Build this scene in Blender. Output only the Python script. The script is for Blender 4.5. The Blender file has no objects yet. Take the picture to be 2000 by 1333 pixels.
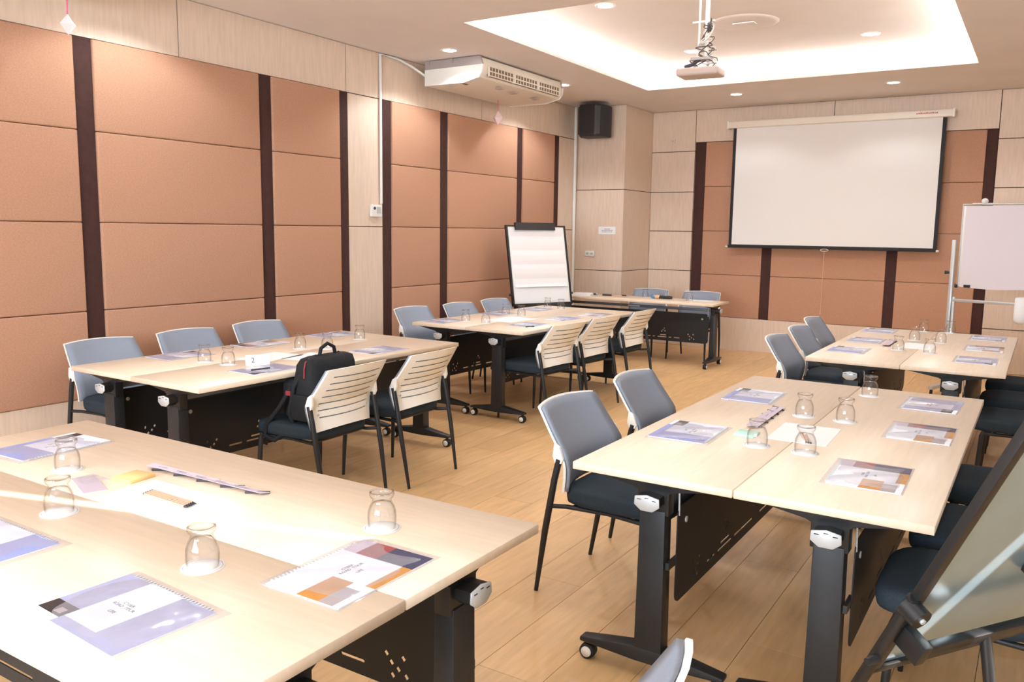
import bpy, bmesh, math, random
from mathutils import Vector, Matrix
random.seed(7)
S = bpy.context.scene
C = S.collection
PI = math.pi
# ---------------------------------------------------------------- camera, world, exposure
def make_camera():
    yaw, pitch, roll = -0.5651, 0.1329, 0.0135
    f = Vector((math.sin(yaw)*math.cos(pitch), math.cos(yaw)*math.cos(pitch), -math.sin(pitch)))
    r = Vector((math.cos(yaw), -math.sin(yaw), 0)); u = r.cross(f)
    c, s = math.cos(roll), math.sin(roll)
    r2 = r*c + u*s; u2 = u*c - r*s
    cd = bpy.data.cameras.new('camera'); cam = bpy.data.objects.new('camera', cd); C.objects.link(cam)
    m = Matrix((r2, u2, -f)).transposed().to_4x4(); m.translation = Vector((5.2229, 0, 1.5087))
    cam.matrix_world = m
    cd.sensor_width = 36; cd.lens = 1623.12/2000*36; cd.clip_start = 0.02
    S.camera = cam
make_camera()
S.view_settings.view_transform = 'Standard'; S.view_settings.look = 'None'
S.view_settings.exposure = -0.10; S.view_settings.gamma = 1; S.view_settings.use_curve_mapping = False
w = bpy.data.worlds.new('world'); S.world = w; w.use_nodes = True
w.node_tree.nodes['Background'].inputs[0].default_value = (0.75, 0.86, 1, 1)
w.node_tree.nodes['Background'].inputs[1].default_value = 1.6
# the sun: comes in through the gap between the two curtains of the right-hand window
SUN = bpy.data.lights.new('sun', 'SUN'); SUN.energy = 22; SUN.angle = 0.006; SUN.color = (1, 0.95, 0.88)
so = bpy.data.objects.new('sun', SUN); C.objects.link(so)
sd = Vector((-0.96*math.cos(0.384), -0.28*math.cos(0.384), -math.sin(0.384)))
so.rotation_euler = sd.to_track_quat('-Z', 'Y').to_euler(); so.location = (12, 4, 6)
def area(name, loc, direction, sx, sy, power, col):
    l = bpy.data.lights.new(name, 'AREA'); l.shape = 'RECTANGLE'; l.size = sx; l.size_y = sy; l.energy = power; l.color = col
    o = bpy.data.objects.new(name, l); C.objects.link(o); o.location = loc
    o.rotation_euler = Vector(direction).to_track_quat('-Z', 'Y').to_euler(); return o
# added fill lamp for daylight, in the unseen rear wall's opening behind the camera
area('daylight_fill', (3.6, -2.95, 1.75), (-.15, 1, .38), 3.6, 1.9, 430, (0.84, 0.96, 1.08))

# ---------------------------------------------------------------- materials
def lin(c):
    return tuple(((x/255)/12.92 if x/255 <= .04045 else ((x/255+.055)/1.055)**2.4) for x in c) + (1,)
def pmat(name, rgb, rough=.5, metal=0, noise=0, nscale=20, stretch=(1, 1, 1), bump=0, spec=.5, bscale=None, coat=0):
    m = bpy.data.materials.new(name); m.use_nodes = True; nt = m.node_tree; N = nt.nodes; L = nt.links
    b = N['Principled BSDF']; b.inputs['Base Color'].default_value = lin(rgb)
    b.inputs['Roughness'].default_value = rough; b.inputs['Metallic'].default_value = metal
    b.inputs['Specular IOR Level'].default_value = spec; b.inputs['Coat Weight'].default_value = coat
    tc = N.new('ShaderNodeTexCoord'); mp = N.new('ShaderNodeMapping'); mp.inputs['Scale'].default_value = stretch
    L.new(tc.outputs['Object'], mp.inputs[0])
    nz = N.new('ShaderNodeTexNoise'); nz.inputs['Scale'].default_value = nscale; nz.inputs['Detail'].default_value = 5
    L.new(mp.outputs[0], nz.inputs['Vector'])
    cr = N.new('ShaderNodeValToRGB'); c = lin(rgb)
    cr.color_ramp.elements[0].position = .3; cr.color_ramp.elements[1].position = .7
    cr.color_ramp.elements[0].color = tuple(x*(1-noise) for x in c[:3])+(1,)
    cr.color_ramp.elements[1].color = tuple(min(1, x*(1+noise)) for x in c[:3])+(1,)
    L.new(nz.outputs['Fac'], cr.inputs[0]); L.new(cr.outputs[0], b.inputs['Base Color'])
    if bump:
        bp = N.new('ShaderNodeBump'); bp.inputs['Strength'].default_value = bump; bp.inputs['Distance'].default_value = .002
        n2 = nz
        if bscale:
            n2 = N.new('ShaderNodeTexNoise'); n2.inputs['Scale'].default_value = bscale; L.new(tc.outputs['Object'], n2.inputs['Vector'])
        L.new(n2.outputs['Fac'], bp.inputs['Height']); L.new(bp.outputs[0], b.inputs['Normal'])
    return m
def emit(name, col, strength):
    m = bpy.data.materials.new(name); m.use_nodes = True; N = m.node_tree.nodes; N.clear()
    e = N.new('ShaderNodeEmission'); e.inputs[0].default_value = col; e.inputs[1].default_value = strength
    o = N.new('ShaderNodeOutputMaterial'); m.node_tree.links.new(e.outputs[0], o.inputs[0]); return m
def clear(name, tint, edge, rough, ior, minrefl=0.0, bump=0, bscale=12, haze=0):
    """thin clear glass or plastic: see-through, mirror-like at grazing angles, greyer where seen edge-on"""
    m = bpy.data.materials.new(name); m.use_nodes = True; N = m.node_tree.nodes; L = m.node_tree.links; N.clear()
    t = N.new('ShaderNodeBsdfTransparent'); g = N.new('ShaderNodeBsdfGlossy'); g.inputs['Roughness'].default_value = rough
    lw = N.new('ShaderNodeLayerWeight'); lw.inputs[0].default_value = .5
    pw = N.new('ShaderNodeMath'); pw.operation = 'POWER'; pw.inputs[1].default_value = 4; L.new(lw.outputs['Facing'], pw.inputs[0])
    mc = N.new('ShaderNodeMixRGB'); mc.inputs[1].default_value = tint; mc.inputs[2].default_value = edge
    L.new(pw.outputs[0], mc.inputs[0]); L.new(mc.outputs[0], t.inputs[0])
    fr = N.new('ShaderNodeMath'); fr.operation = 'POWER'; fr.inputs[1].default_value = 3.5; L.new(lw.outputs['Facing'], fr.inputs[0])
    f2 = N.new('ShaderNodeMath'); f2.operation = 'MULTIPLY'; f2.inputs[1].default_value = ior; L.new(fr.outputs[0], f2.inputs[0])
    ad = N.new('ShaderNodeMath'); ad.operation = 'ADD'; ad.use_clamp = True; ad.inputs[1].default_value = .04+minrefl; L.new(f2.outputs[0], ad.inputs[0])
    mx = N.new('ShaderNodeMixShader'); L.new(ad.outputs[0], mx.inputs[0]); L.new(t.outputs[0], mx.inputs[1]); L.new(g.outputs[0], mx.inputs[2])
    if bump:
        tc = N.new('ShaderNodeTexCoord'); nz = N.new('ShaderNodeTexNoise'); nz.inputs['Scale'].default_value = bscale
        bp = N.new('ShaderNodeBump'); bp.inputs['Strength'].default_value = bump; bp.inputs['Distance'].default_value = .01
        L.new(tc.outputs['Object'], nz.inputs['Vector']); L.new(nz.outputs[0], bp.inputs['Height'])
        L.new(bp.outputs[0], g.inputs['Normal'])
    if haze:
        d = N.new('ShaderNodeBsdfDiffuse'); d.inputs[0].default_value = (.86, .86, .93, 1); m2 = N.new('ShaderNodeMixShader'); m2.inputs[0].default_value = haze
        L.new(mx.outputs[0], m2.inputs[1]); L.new(d.outputs[0], m2.inputs[2]); mx = m2
    o = N.new('ShaderNodeOutputMaterial'); L.new(mx.outputs[0], o.inputs[0]); return m
M = dict(
 veneer=pmat('veneer', (224, 202, 182), .45, noise=.06, nscale=6, stretch=(9, 9, .8), spec=.3),
 veneer_edge=pmat('veneer_edge', (150, 122, 100), .6),
 groove=pmat('groove', (62, 38, 32), .8),
 fabric=pmat('fabric', (188, 144, 118), .95, noise=.10, nscale=90, stretch=(1, 1, 1.5), bump=.35, spec=.1, bscale=420),
 strip=pmat('strip', (70, 46, 42), .75, noise=.12, nscale=30, spec=.2),
 ceiling=pmat('ceiling_paint', (238, 229, 224), .9, noise=.02, nscale=3, spec=.1),
 wall=pmat('wall_paint', (222, 208, 192), .8, spec=.2),
 tabletop=pmat('tabletop', (230, 210, 186), .34, noise=.05, nscale=4, stretch=(1.2, 14, 4), spec=.45),
 black=pmat('black_steel', (38, 40, 43), .42, noise=.1, nscale=60, spec=.4),
 panel=pmat('panel_steel', (34, 36, 39), .5, spec=.35),
 darkplastic=pmat('dark_plastic', (26, 27, 29), .4),
 tube_grey=pmat('tube_grey', (104, 108, 112), .4, metal=.3),
 rubber=pmat('rubber', (24, 24, 25), .6),
 silver=pmat('silver_plastic', (196, 200, 202), .35, metal=.2),
 whiteplastic=pmat('white_plastic', (252, 249, 241), .28, spec=.5, coat=.2),
 greypad=pmat('grey_pad', (138, 146, 160), .5, noise=.06, nscale=300, bump=.12, spec=.4),
 seat=pmat('seat_fabric', (47, 57, 65), .85, noise=.15, nscale=220, bump=.2, spec=.2),
 white=pmat('white_paint', (238, 236, 230), .4),
 acwhite=pmat('ac_white', (236, 226, 210), .35),
 acmetal=pmat('ac_metal', (176, 168, 165), .45, metal=.3),
 grille=pmat('grille_dark', (120, 96, 72), .6),
 paper=pmat('paper', (244, 243, 242), .8, spec=.1),
 fpaper=pmat('flip_paper', (240, 235, 233), .85, spec=.1),
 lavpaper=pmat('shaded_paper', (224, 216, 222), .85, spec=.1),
 screen=pmat('screen_white', (240, 236, 232), .85, spec=.1),
 screenblack=pmat('screen_black', (28, 28, 32), .7),
 speaker=pmat('speaker_black', (38, 41, 47), .6, noise=.2, nscale=200),
 pencil=pmat('pencil_wood', (214, 178, 150), .5), lead=pmat('lead', (60, 60, 66), .5),
 sticky=pmat('sticky_orange', (250, 204, 140), .8), stickyg=pmat('sticky_mint', (190, 232, 214), .8),
 ink=pmat('ink', (64, 62, 68), .7), inkgrey=pmat('ink_grey', (150, 146, 156), .7),
 redink=pmat('red_ink', (190, 96, 84), .7),
 lav=pmat('cover_lavender', (166, 166, 196), .5, noise=.06, nscale=14), lavdark=pmat('cover_blue', (146, 156, 208), .5, noise=.08, nscale=10),
 lavlight=pmat('cover_pale', (226, 229, 243), .5), coverwhite=pmat('cover_white', (240, 242, 249), .5),
 coverblack=pmat('cover_black', (42, 38, 42), .4), gold=pmat('cover_gold', (196, 134, 52), .4, noise=.12, nscale=14),
 red=pmat('cover_red', (150, 52, 56), .4, noise=.1, nscale=20), navy=pmat('cover_navy', (40, 46, 84), .35), mauve=pmat('cover_mauve', (206, 190, 202), .5),
 covergrey=pmat('cover_grey', (168, 156, 156), .5),
 bag=pmat('bag_nylon', (30, 32, 34), .75, noise=.2, nscale=90, bump=.4, spec=.3), bagred=pmat('bag_red', (150, 44, 52), .6),
 aluminium=pmat('aluminium', (196, 198, 198), .4, metal=.35), pink=pmat('pink_ribbon', (224, 84, 130), .5),
 pinkpaper=pmat('pink_paper', (240, 214, 214), .7),
 blueplastic=pmat('blue_plastic', (92, 130, 170), .5), peach=pmat('peach_plastic', (226, 176, 140), .5),
 curtain=pmat('curtain', (214, 208, 196), .9), wire=pmat('wire_dark', (70, 58, 58), .6), wirewhite=pmat('wire_white', (226, 222, 214), .5),
 projbody=pmat('projector_body', (196, 178, 168), .5), glow=emit('lamp_lens', (1, .97, .93, 1), 30), led=emit('led_strip', (1, .98, .94, 1), 80),
 plank0=None, glass=clear('tumbler_glass', (.985, .985, .985, 1), (.50, .47, .45, 1), .03, .55),
 plastic=clear('sleeve_plastic', (.97, .97, .985, 1), (.85, .85, .9, 1), .14, .5, .015, bump=.35, bscale=13, haze=.16),
 steelback=pmat('steel_back', (158, 184, 200), .22, metal=.6, noise=.05, nscale=5, bump=.35, bscale=7),
)
def plank_mat():
    m = pmat('floor_plank', (230, 188, 134), .36, noise=.1, nscale=3, stretch=(12, 1.2, 1), spec=.45)
    nt = m.node_tree; N = nt.nodes; L = nt.links; b = N['Principled BSDF']
    base = b.inputs['Base Color'].links[0].from_socket
    oi = N.new('ShaderNodeObjectInfo'); hs = N.new('ShaderNodeHueSaturation')
    mr = N.new('ShaderNodeMapRange'); mr.inputs[3].default_value = .9; mr.inputs[4].default_value = 1.06
    L.new(oi.outputs['Random'], mr.inputs[0]); L.new(mr.outputs[0], hs.inputs['Value']); L.new(base, hs.inputs['Color'])
    L.new(hs.outputs[0], b.inputs['Base Color']); return m
M['plank0'] = plank_mat()

# ---------------------------------------------------------------- mesh helpers
class MB:
    def __init__(s): s.v = []; s.f = []; s.m = []; s.sm = []
    def add(s, v, f, mi=0, smooth=False):
        n = len(s.v); s.v += [tuple(p) for p in v]; s.f += [tuple(i+n for i in q) for q in f]; s.m += [mi]*len(f); s.sm += [smooth]*len(f)
        return s
    def box(s, x0, x1, y0, y1, z0, z1, mi=0):
        v = [(x, y, z) for z in (z0, z1) for y in (y0, y1) for x in (x0, x1)]
        return s.add(v, [(0, 2, 3, 1), (4, 5, 7, 6), (0, 1, 5, 4), (2, 6, 7, 3), (0, 4, 6, 2), (1, 3, 7, 5)], mi)
    def obox(s, c, ax, ay, az, hx, hy, hz, mi=0):
        c = Vector(c); ax, ay, az = Vector(ax).normalized(), Vector(ay).normalized(), Vector(az).normalized()
        v = [c+ax*(i*hx)+ay*(j*hy)+az*(k*hz) for k in (-1, 1) for j in (-1, 1) for i in (-1, 1)]
        return s.add(v, [(0, 2, 3, 1), (4, 5, 7, 6), (0, 1, 5, 4), (2, 6, 7, 3), (0, 4, 6, 2), (1, 3, 7, 5)], mi)
    def tube(s, pts, r, n=8, mi=0, cap=True, closed=False):
        pts = [Vector(p) for p in pts]; R = r if isinstance(r, (list, tuple)) else [r]*len(pts)
        rings = []; up = None
        for i, p in enumerate(pts):
            a = pts[i-1] if i > 0 else (pts[-1] if closed else p); b = pts[(i+1) % len(pts)] if (i < len(pts)-1 or closed) else p
            t = (b-a).normalized()
            if up is None: up = Vector((0, 0, 1)) if abs(t.z) < .9 else Vector((0, 1, 0))
            x = up.cross(t)
            if x.length < 1e-6: x = Vector((1, 0, 0)).cross(t)
            x.normalize(); y = t.cross(x); up = y
            rings.append([p+(x*math.cos(2*PI*k/n)+y*math.sin(2*PI*k/n))*R[i] for k in range(n)])
        v = [q for rg in rings for q in rg]; f = []
        m_ = len(pts)
        for i in range(m_ if closed else m_-1):
            for k in range(n):
                a = i*n; b = ((i+1) % m_)*n
                f.append((a+k, a+(k+1) % n, b+(k+1) % n, b+k))
        s.add(v, f, mi, True)
        if cap and not closed:
            s.add(rings[0], [tuple(reversed(range(n)))], mi); s.add(rings[-1], [tuple(range(n))], mi)
        return s
    def lathe(s, prof, n=24, mi=0, c=(0, 0, 0), axis='z', smooth=True):
        v = []; f = []
        for r, z in prof:
            for k in range(n):
                a = 2*PI*k/n; p = (r*math.cos(a), r*math.sin(a), z)
                if axis == 'x': p = (p[2], p[0], p[1])
                if axis == 'y': p = (p[0], p[2], p[1])
                v.append((p[0]+c[0], p[1]+c[1], p[2]+c[2]))
        for i in range(len(prof)-1):
            for k in range(n): f.append((i*n+k, i*n+(k+1) % n, (i+1)*n+(k+1) % n, (i+1)*n+k))
        return s.add(v, f, mi, smooth)
    def prism(s, poly, a0, a1, axis='y', mi=0):
        """poly in the two other axes, extruded along axis from a0 to a1"""
        n = len(poly); v = []
        for a in (a0, a1):
            for p, q in poly:
                v.append((a, p, q) if axis == 'x' else (p, a, q) if axis == 'y' else (p, q, a))
        f = [tuple(range(n)), tuple(reversed(range(n, 2*n)))]+[(i, i+n, (i+1) % n+n, (i+1) % n) for i in range(n)]
        return s.add(v, f, mi)
    def mesh(s, name, mats, bevel=0, seg=2):
        me = bpy.data.meshes.new(name); me.from_pydata(s.v, [], s.f); me.update()
        for m in (mats if isinstance(mats, (list, tuple)) else [mats]): me.materials.append(m)
        for p, mi, sm in zip(me.polygons, s.m, s.sm): p.material_index = mi; p.use_smooth = sm
        bm = bmesh.new(); bm.from_mesh(me)
        if bevel:
            bmesh.ops.remove_doubles(bm, verts=bm.verts, dist=1e-6)
            bmesh.ops.bevel(bm, geom=[e for e in bm.edges if len(e.link_faces) == 2 and e.calc_face_angle(0) > .6], offset=bevel, segments=seg, profile=.6, affect='EDGES', clamp_overlap=True)
            for f in bm.faces: f.smooth = True
        bmesh.ops.recalc_face_normals(bm, faces=bm.faces); bm.to_mesh(me); bm.free()
        if bevel:
            try: me.set_sharp_from_angle(angle=.9)
            except Exception: pass
        return me
    def obj(s, name, mats, parent=None, bevel=0, seg=2):
        return link(name, s.mesh(name, mats, bevel, seg), parent)
def link(name, me, parent=None):
    o = bpy.data.objects.new(name, me); C.objects.link(o)
    if parent: o.parent = parent
    return o
def tag(o, label, cat, group=None):
    o['label'] = label; o['category'] = cat
    if group: o['group'] = group
    return o
def thing(name, label, cat, loc=(0, 0, 0), rz=0, group=None):
    o = bpy.data.objects.new(name, None); C.objects.link(o); o.location = loc; o.rotation_euler = (0, 0, rz); o.empty_display_size = .1
    return tag(o, label, cat, group)
def struct(o): o['kind'] = 'structure'; return o
def dup(root, label, loc, rz, group=None):
    r = root.copy(); C.objects.link(r); r.location = loc; r.rotation_euler = (0, 0, rz); r['label'] = label
    if group: r['group'] = group
    def rec(a, b):
        for ch in list(a.children):
            c = ch.copy(); C.objects.link(c); c.parent = b; rec(ch, c)
    rec(root, r); return r
def text(body, size, mat, parent, loc, rot=(0, 0, 0), name='lettering', ext=.0002, align='CENTER'):
    cu = bpy.data.curves.new(name, 'FONT'); cu.body = body; cu.size = size; cu.extrude = ext; cu.align_x = align; cu.align_y = 'CENTER'; cu.resolution_u = 2
    t = bpy.data.objects.new(name+'_tmp', cu); C.objects.link(t); bpy.context.view_layer.update()
    me = bpy.data.meshes.new_from_object(t.evaluated_get(bpy.context.evaluated_depsgraph_get()))
    bpy.data.objects.remove(t); me.materials.clear(); me.materials.append(mat)
    o = link(name, me, parent); o.location = loc; o.rotation_euler = rot; return o
def flat_with_holes(outer, holes, thick, name, mat):
    """a plate in local XY with real holes, thickness along Z"""
    cu = bpy.data.curves.new(name, 'CURVE'); cu.dimensions = '2D'; cu.fill_mode = 'BOTH'; cu.extrude = thick/2
    for poly in [outer]+holes:
        sp = cu.splines.new('POLY'); sp.points.add(len(poly)-1); sp.use_cyclic_u = True
        for i, (x, y) in enumerate(poly): sp.points[i].co = (x, y, 0, 1)
    t = bpy.data.objects.new('tmp', cu); C.objects.link(t); bpy.context.view_layer.update()
    me = bpy.data.meshes.new_from_object(t.evaluated_get(bpy.context.evaluated_depsgraph_get()))
    bpy.data.objects.remove(t); me.materials.clear(); me.materials.append(mat)
    for p in me.polygons: p.material_index = 0
    return me
def rrect(x0, x1, y0, y1, r, n=5):
    out = []
    for cx, cy, a in ((x1-r, y1-r, 0), (x0+r, y1-r, PI/2), (x0+r, y0+r, PI), (x1-r, y0+r, 3*PI/2)):
        for k in range(n+1):
            t = a+PI/2*k/n; out.append((cx+r*math.cos(t), cy+r*math.sin(t)))
    return out
def rbox(x0, x1, y0, y1, z0, z1, b, seg, mats, name, parent=None, bulge=0):
    return MB().box(x0, x1, y0, y1, z0, z1).obj(name, mats, parent, b, seg)

# ---------------------------------------------------------------- the room
ZC = 3.081; YB = 10.607; XR = 6.8; YN = -3.0; XC = .6864; YC = 9.747
ZB, Z3, Z2, Z1, ZT = .379, .9485, 1.5214, 2.100, 2.6744
floor = struct(MB().box(-.1, XR+.1, YN-.1, YB+.2, -.12, -.012).obj('floor', M['groove']))
PW = .245; ri = 0
for i in range(int(6.9/PW)+1):
    x0 = i*PW; x1 = min(x0+PW, XR)
    y = -1.2+((i*.73) % 1.5)
    while y < YB:
        L_ = 1.5
        y0 = y; y1 = min(y+L_, YB)
        if x1 > x0+.02: 
            p = MB().box(x0+.0010, x1-.0010, y0+.0010, y1-.0010, -.012, 0).obj('plank', M['plank0'], floor)
            ri += 1
        y += L_
# rest of the floor behind the camera
MB().box(0, XR, YN, -1.2, -.012, -.0005).obj('plank_field', M['plank0'], floor)['kind'] = 'stuff'

# left wall ------------------------------------------------------
wl = struct(MB().box(-.12, 0, YN, YB, 0, ZC+.3).obj('wall_left', M['groove']))
def vpanel_x(y0, y1, z0, z1, parent=wl, x=0, t=.012, g=.004):
    return MB().box(x, x+t, y0+g, y1-g, z0+g, z1-g).obj('veneer_panel', M['veneer'], parent)
def fpanel_x(y0, y1, z0, z1):
    return MB().box(0, .034, y0+.001, y1-.001, z0+.0015, z1-.0015).obj('fabric_panel', M['fabric'], wl, .011, 3)
strips = [(1.60, 1.72), (3.0483, 3.1725), (4.5077, 4.6342), (5.3802, 5.4907), (5.9434, 6.0587), (6.7962, 6.9343), (8.2479, 8.377), (9.1164, 9.2447)]
for a, b in strips: MB().box(0, .016, a, b, ZB, ZT).obj('dark_strip', M['strip'], wl)
for a, b in ((1.72, 3.0483), (3.1725, 4.5077), (4.6342, 5.3802), (6.0587, 6.7962), (6.9343, 8.2479), (8.377, 9.1164)):
    for z0, z1 in ((ZB, Z3), (Z3, Z2), (Z2, Z1), (Z1, ZT)): fpanel_x(a, b, z0, z1)
for a, b in ((5.4907, 5.9434), (9.2447, YC), (YN, 1.60)):
    vpanel_x(a, b, ZB, Z2); vpanel_x(a, b, Z2, ZT)
js = [YN, -1.5, .25, 2.0, 3.82, 5.48, 7.55, 9.2447, YC]
for a, b in zip(js[:-1], js[1:]): vpanel_x(a, b, ZT, ZC)
js = [YN, 1.6, 4.57, 6.86, YC]
for a, b in zip(js[:-1], js[1:]): vpanel_x(a, b, 0, ZB, t=.02, g=.0015)

# corner column --------------------------------------------------
col = struct(MB().box(0, XC-.012, YC+.012, YB, 0, ZC).obj('wall_column', M['groove']))
for z0, z1 in ((0, 1.004), (1.004, 2.036), (2.036, ZC)):
    MB().box(.0, XC-.001, YC, YC+.012, z0+.004, z1-.004).obj('veneer_panel', M['veneer'], col)
    MB().box(XC-.012, XC, YC+.002, YB, z0+.004, z1-.004).obj('veneer_panel', M['veneer'], col)
# back wall ------------------------------------------------------
wb = struct(MB().box(-.1, XR+.1, YB+.035, YB+.2, 0, ZC+.3).obj('wall_back', M['groove']))
def vp_y(x0, x1, z0, z1, y=YB-.012, g=.004):
    return MB().box(x0+g, x1-g, y, YB+.035, z0+g, z1-g).obj('veneer_panel', M['veneer'], wb)
XB1, XBM, XB2, ZBT, ZB0 = 1.2889, 2.9937, 4.7086, 2.6673, .417
zr = (0, .49, 1.004, 1.5216, 2.036, 2.5589, ZC)
for z0, z1 in zip(zr[:-1], zr[1:]):
    vp_y(XC, XB1, z0, z1, g=.0045)
    for a, b in ((XB2, 5.75), (5.75, XR)): vp_y(a, b, z0, z1, g=.0045)
for a, b in ((XB1, XBM), (XBM, XB2)): vp_y(a, b, ZBT, ZC)
for a, b in ((XB1, 2.9), (2.9, XB2)): vp_y(a, b, 0, ZB0, g=.001)
bs = [(1.292, 1.43), (2.2155, 2.335), (3.672, 3.787), (4.60, 4.705)]
for a, b in bs: MB().box(a, b, YB+.015, YB+.035, ZB0, ZBT).obj('dark_strip', M['strip'], wb)
for (_, a), (b, _) in zip(bs[:-1], bs[1:]):
    for z0, z1 in ((ZB0, .968), (.968, 1.53), (1.53, 2.10), (2.10, ZBT)):
        MB().box(a+.001, b-.001, YB+.002, YB+.035, z0+.0015, z1-.0015).obj('fabric_panel', M['fabric'], wb, .009, 3)
# walls out of the picture ---------------------------------------
wr = struct(MB().box(XR, XR+.15, YN, 1.2, 0, ZC+.3).box(XR, XR+.15, 3.5, YB, 0, ZC+.3)
            .box(XR, XR+.15, 1.2, 3.5, 0, .85).box(XR, XR+.15, 1.2, 3.5, 2.8, ZC+.3).obj('wall_right', M['wall']))
wn = struct(MB().box(-.1, 1.7, YN-.15, YN, 0, ZC+.3).box(5.5, XR+.1, YN-.15, YN, 0, ZC+.3).box(1.7, 5.5, YN-.15, YN, 0, .75).box(1.7, 5.5, YN-.15, YN, 2.75, ZC+.3).obj('wall_rear', M['wall']))
def curtain(y0, y1, label):
    n = 60; v = []; f = []
    for i in range(n+1):
        y = y0+(y1-y0)*i/n; x = XR-.07+.02*math.sin(i*1.3)
        v += [(x, y, .6), (x, y, 2.95)]
    for i in range(n): f.append((2*i, 2*i+2, 2*i+3, 2*i+1))
    o = MB().add(v, f, 0, True).obj('curtain', M['curtain'])
    md = o.modifiers.new('s', 'SOLIDIFY'); md.thickness = .006
    return tag(o, label, 'curtain')
curtain(1.0, 2.335, 'pale curtain drawn over the near half of the right-hand window')
curtain(2.363, 3.7, 'pale curtain drawn over the far half of the right-hand window')

# ceiling with a lit tray ---------------------------------------
TX0, TX1, TY0, TY1 = 1.325, 4.58, 5.392, 8.922
ce = MB()
for a in ((-.1, XR+.1, YN-.1, TY0), (-.1, XR+.1, TY1, YB+.2), (-.1, TX0, TY0, TY1), (TX1, XR+.1, TY0, TY1)):
    ce.box(a[0], a[1], a[2], a[3], ZC, ZC+.03)
K = .24
ce.box(TX0-K, TX1+K, TY0-K, TY1+K, ZC+.2, ZC+.23)
for a in ((TX0-K-.03, TX1+K+.03, TY0-K-.03, TY0-K), (TX0-K-.03, TX1+K+.03, TY1+K, TY1+K+.03), (TX0-K-.03, TX0-K, TY0-K, TY1+K), (TX1+K, TX1+K+.03, TY0-K, TY1+K)):
    ce.box(a[0], a[1], a[2], a[3], ZC+.03, ZC+.2)
ceiling = struct(ce.obj('ceiling', M['ceiling']))
lz = ZC+.035
for i, a in enumerate(((TX0-.16, TX1+.16, TY0-.17, TY0-.145), (TX0-.16, TX1+.16, TY1+.145, TY1+.17), (TX0-.17, TX0-.145, TY0-.1, TY1+.1), (TX1+.145, TX1+.17, TY0-.1, TY1+.1))):
    tag(MB().box(a[0], a[1], a[2], a[3], lz, lz+.02).obj('cove_light', M['led']), 'warm light strip hidden in the ceiling tray, ' + ('edge nearest the camera', 'edge nearest the projection screen', 'edge nearest the fabric wall', 'edge nearest the right-hand side')[i], 'light', 'cove light strips in the ceiling tray')
# diffuser in the tray
t = thing('ceiling_diffuser', 'faint round air diffuser in the middle of the ceiling tray', 'vent', (2.93, 7.23, ZC+.2))
MB().lathe([(.02, -.004), (.24, -.012), (.27, -.006), (.28, 0)], 40).obj('ring', M['ceiling'], t)
MB().box(-.09, .09, -.05, .05, -.02, -.011).obj('plate', M['ceiling'], t)
def downlight(x, y, z, label, group, energy, r=.065, spot=True):
    t = thing('downlight', label, 'ceiling light', (x, y, z), 0, group)
    MB().lathe([(r*.86, -.001), (r*1.02, -.007), (r*1.22, -.007), (r*1.3, -.001)], 28).obj('trim_ring', M['white'], t)
    MB().lathe([(0.0005, -.004), (r*.9, -.004), (r*.9, -.001)], 28).obj('lens', M['glow'], t)
    l = bpy.data.lights.new('downlight_beam', 'SPOT'); l.energy = energy; l.spot_size = 2.35; l.spot_blend = .35; l.shadow_soft_size = .04; l.color = (.93, 1, 1.07)
    o = bpy.data.objects.new('downlight_beam', l); C.objects.link(o); o.parent = t; o.location = (0, 0, -.03)
    return t
E1 = 29
for x, y, lb in ((.638, 6.134, 'round downlight in the ceiling just before the air conditioner'), (.67, 8.16, 'round downlight at the far end of the air conditioner'),
                 (2.115, 9.612, 'round downlight above the left side of the projection screen'), (3.763, 9.627, 'round downlight above the right side of the projection screen'),
                 ): downlight(x, y, ZC, lb, 'round downlights', E1*1.7 if y < 9 else E1*.5)
for x, y, lb in ((2.137, 6.18, 'round downlight in the tray, left of the projector pole'), (2.138, 8.112, 'round downlight in the tray, far left behind the projector'),
                 (3.765, 8.18, 'round downlight in the tray, far right'), (3.765, 6.18, 'round downlight in the tray, near right above the frame')):
    downlight(x, y, ZC+.2, lb, 'round downlights in the ceiling tray', E1)
for x, y, lb in ((.64, 3.32, 'round downlight near the fabric wall, above the frame'), (2.13, 3.6, 'added fill downlight over the aisle, above the frame'), (3.76, 3.4, 'added fill downlight over the front right table, above the frame'),
                 (5.5, 4.2, 'added fill downlight right of the frame, near the front'), (5.5, 6.6, 'added fill downlight right of the frame, in the middle'), (5.6, 9.3, 'added fill downlight right of the frame, by the back wall'),
                 (2.9, 2.2, 'added fill downlight over the aisle beside the near tables, above the frame'), (5.6, 1.4, 'added fill downlight over the camera')):
    downlight(x, y, ZC, lb, 'round downlights', E1*1.7 if x < 1 else E1*.8)  # unseen fill lamps added to brighten the room, except the one by the fabric wall

# ---------------------------------------------------------------- wall fittings
def conduit(pts, label, r=.013):
    return tag(MB().tube(pts, r, 6).obj('conduit', M['white']), label, 'pipe')
conduit([(.03, 5.906, 1.735), (.03, 5.906, ZC-.014), (.03, 6.15, ZC-.016), (.05, 6.34, ZC-.06), (.12, 6.44, ZC-.13)], 'thin white cable conduit running up from thermostat to air conditioner')
conduit([(.03, 9.65, .02), (.03, 9.65, ZC-.002)], 'white vertical pipe in the corner beside the loudspeaker', .021)
t = thing('thermostat', 'small white thermostat on the wood panel below the conduit', 'thermostat', (.012, 5.836, 1.667))
MB().box(0, .028, -.07, .07, -.055, .055).obj('body', M['white'], t, .006)
MB().box(.028, .031, -.005, .052, -.022, .035).obj('display', M['silver'], t)
MB().lathe([(.013, .028), (.013, .036), (.001, .037)], 16, c=(0, -.035, .022), axis='x').obj('dial', M['ink'], t)
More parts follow.
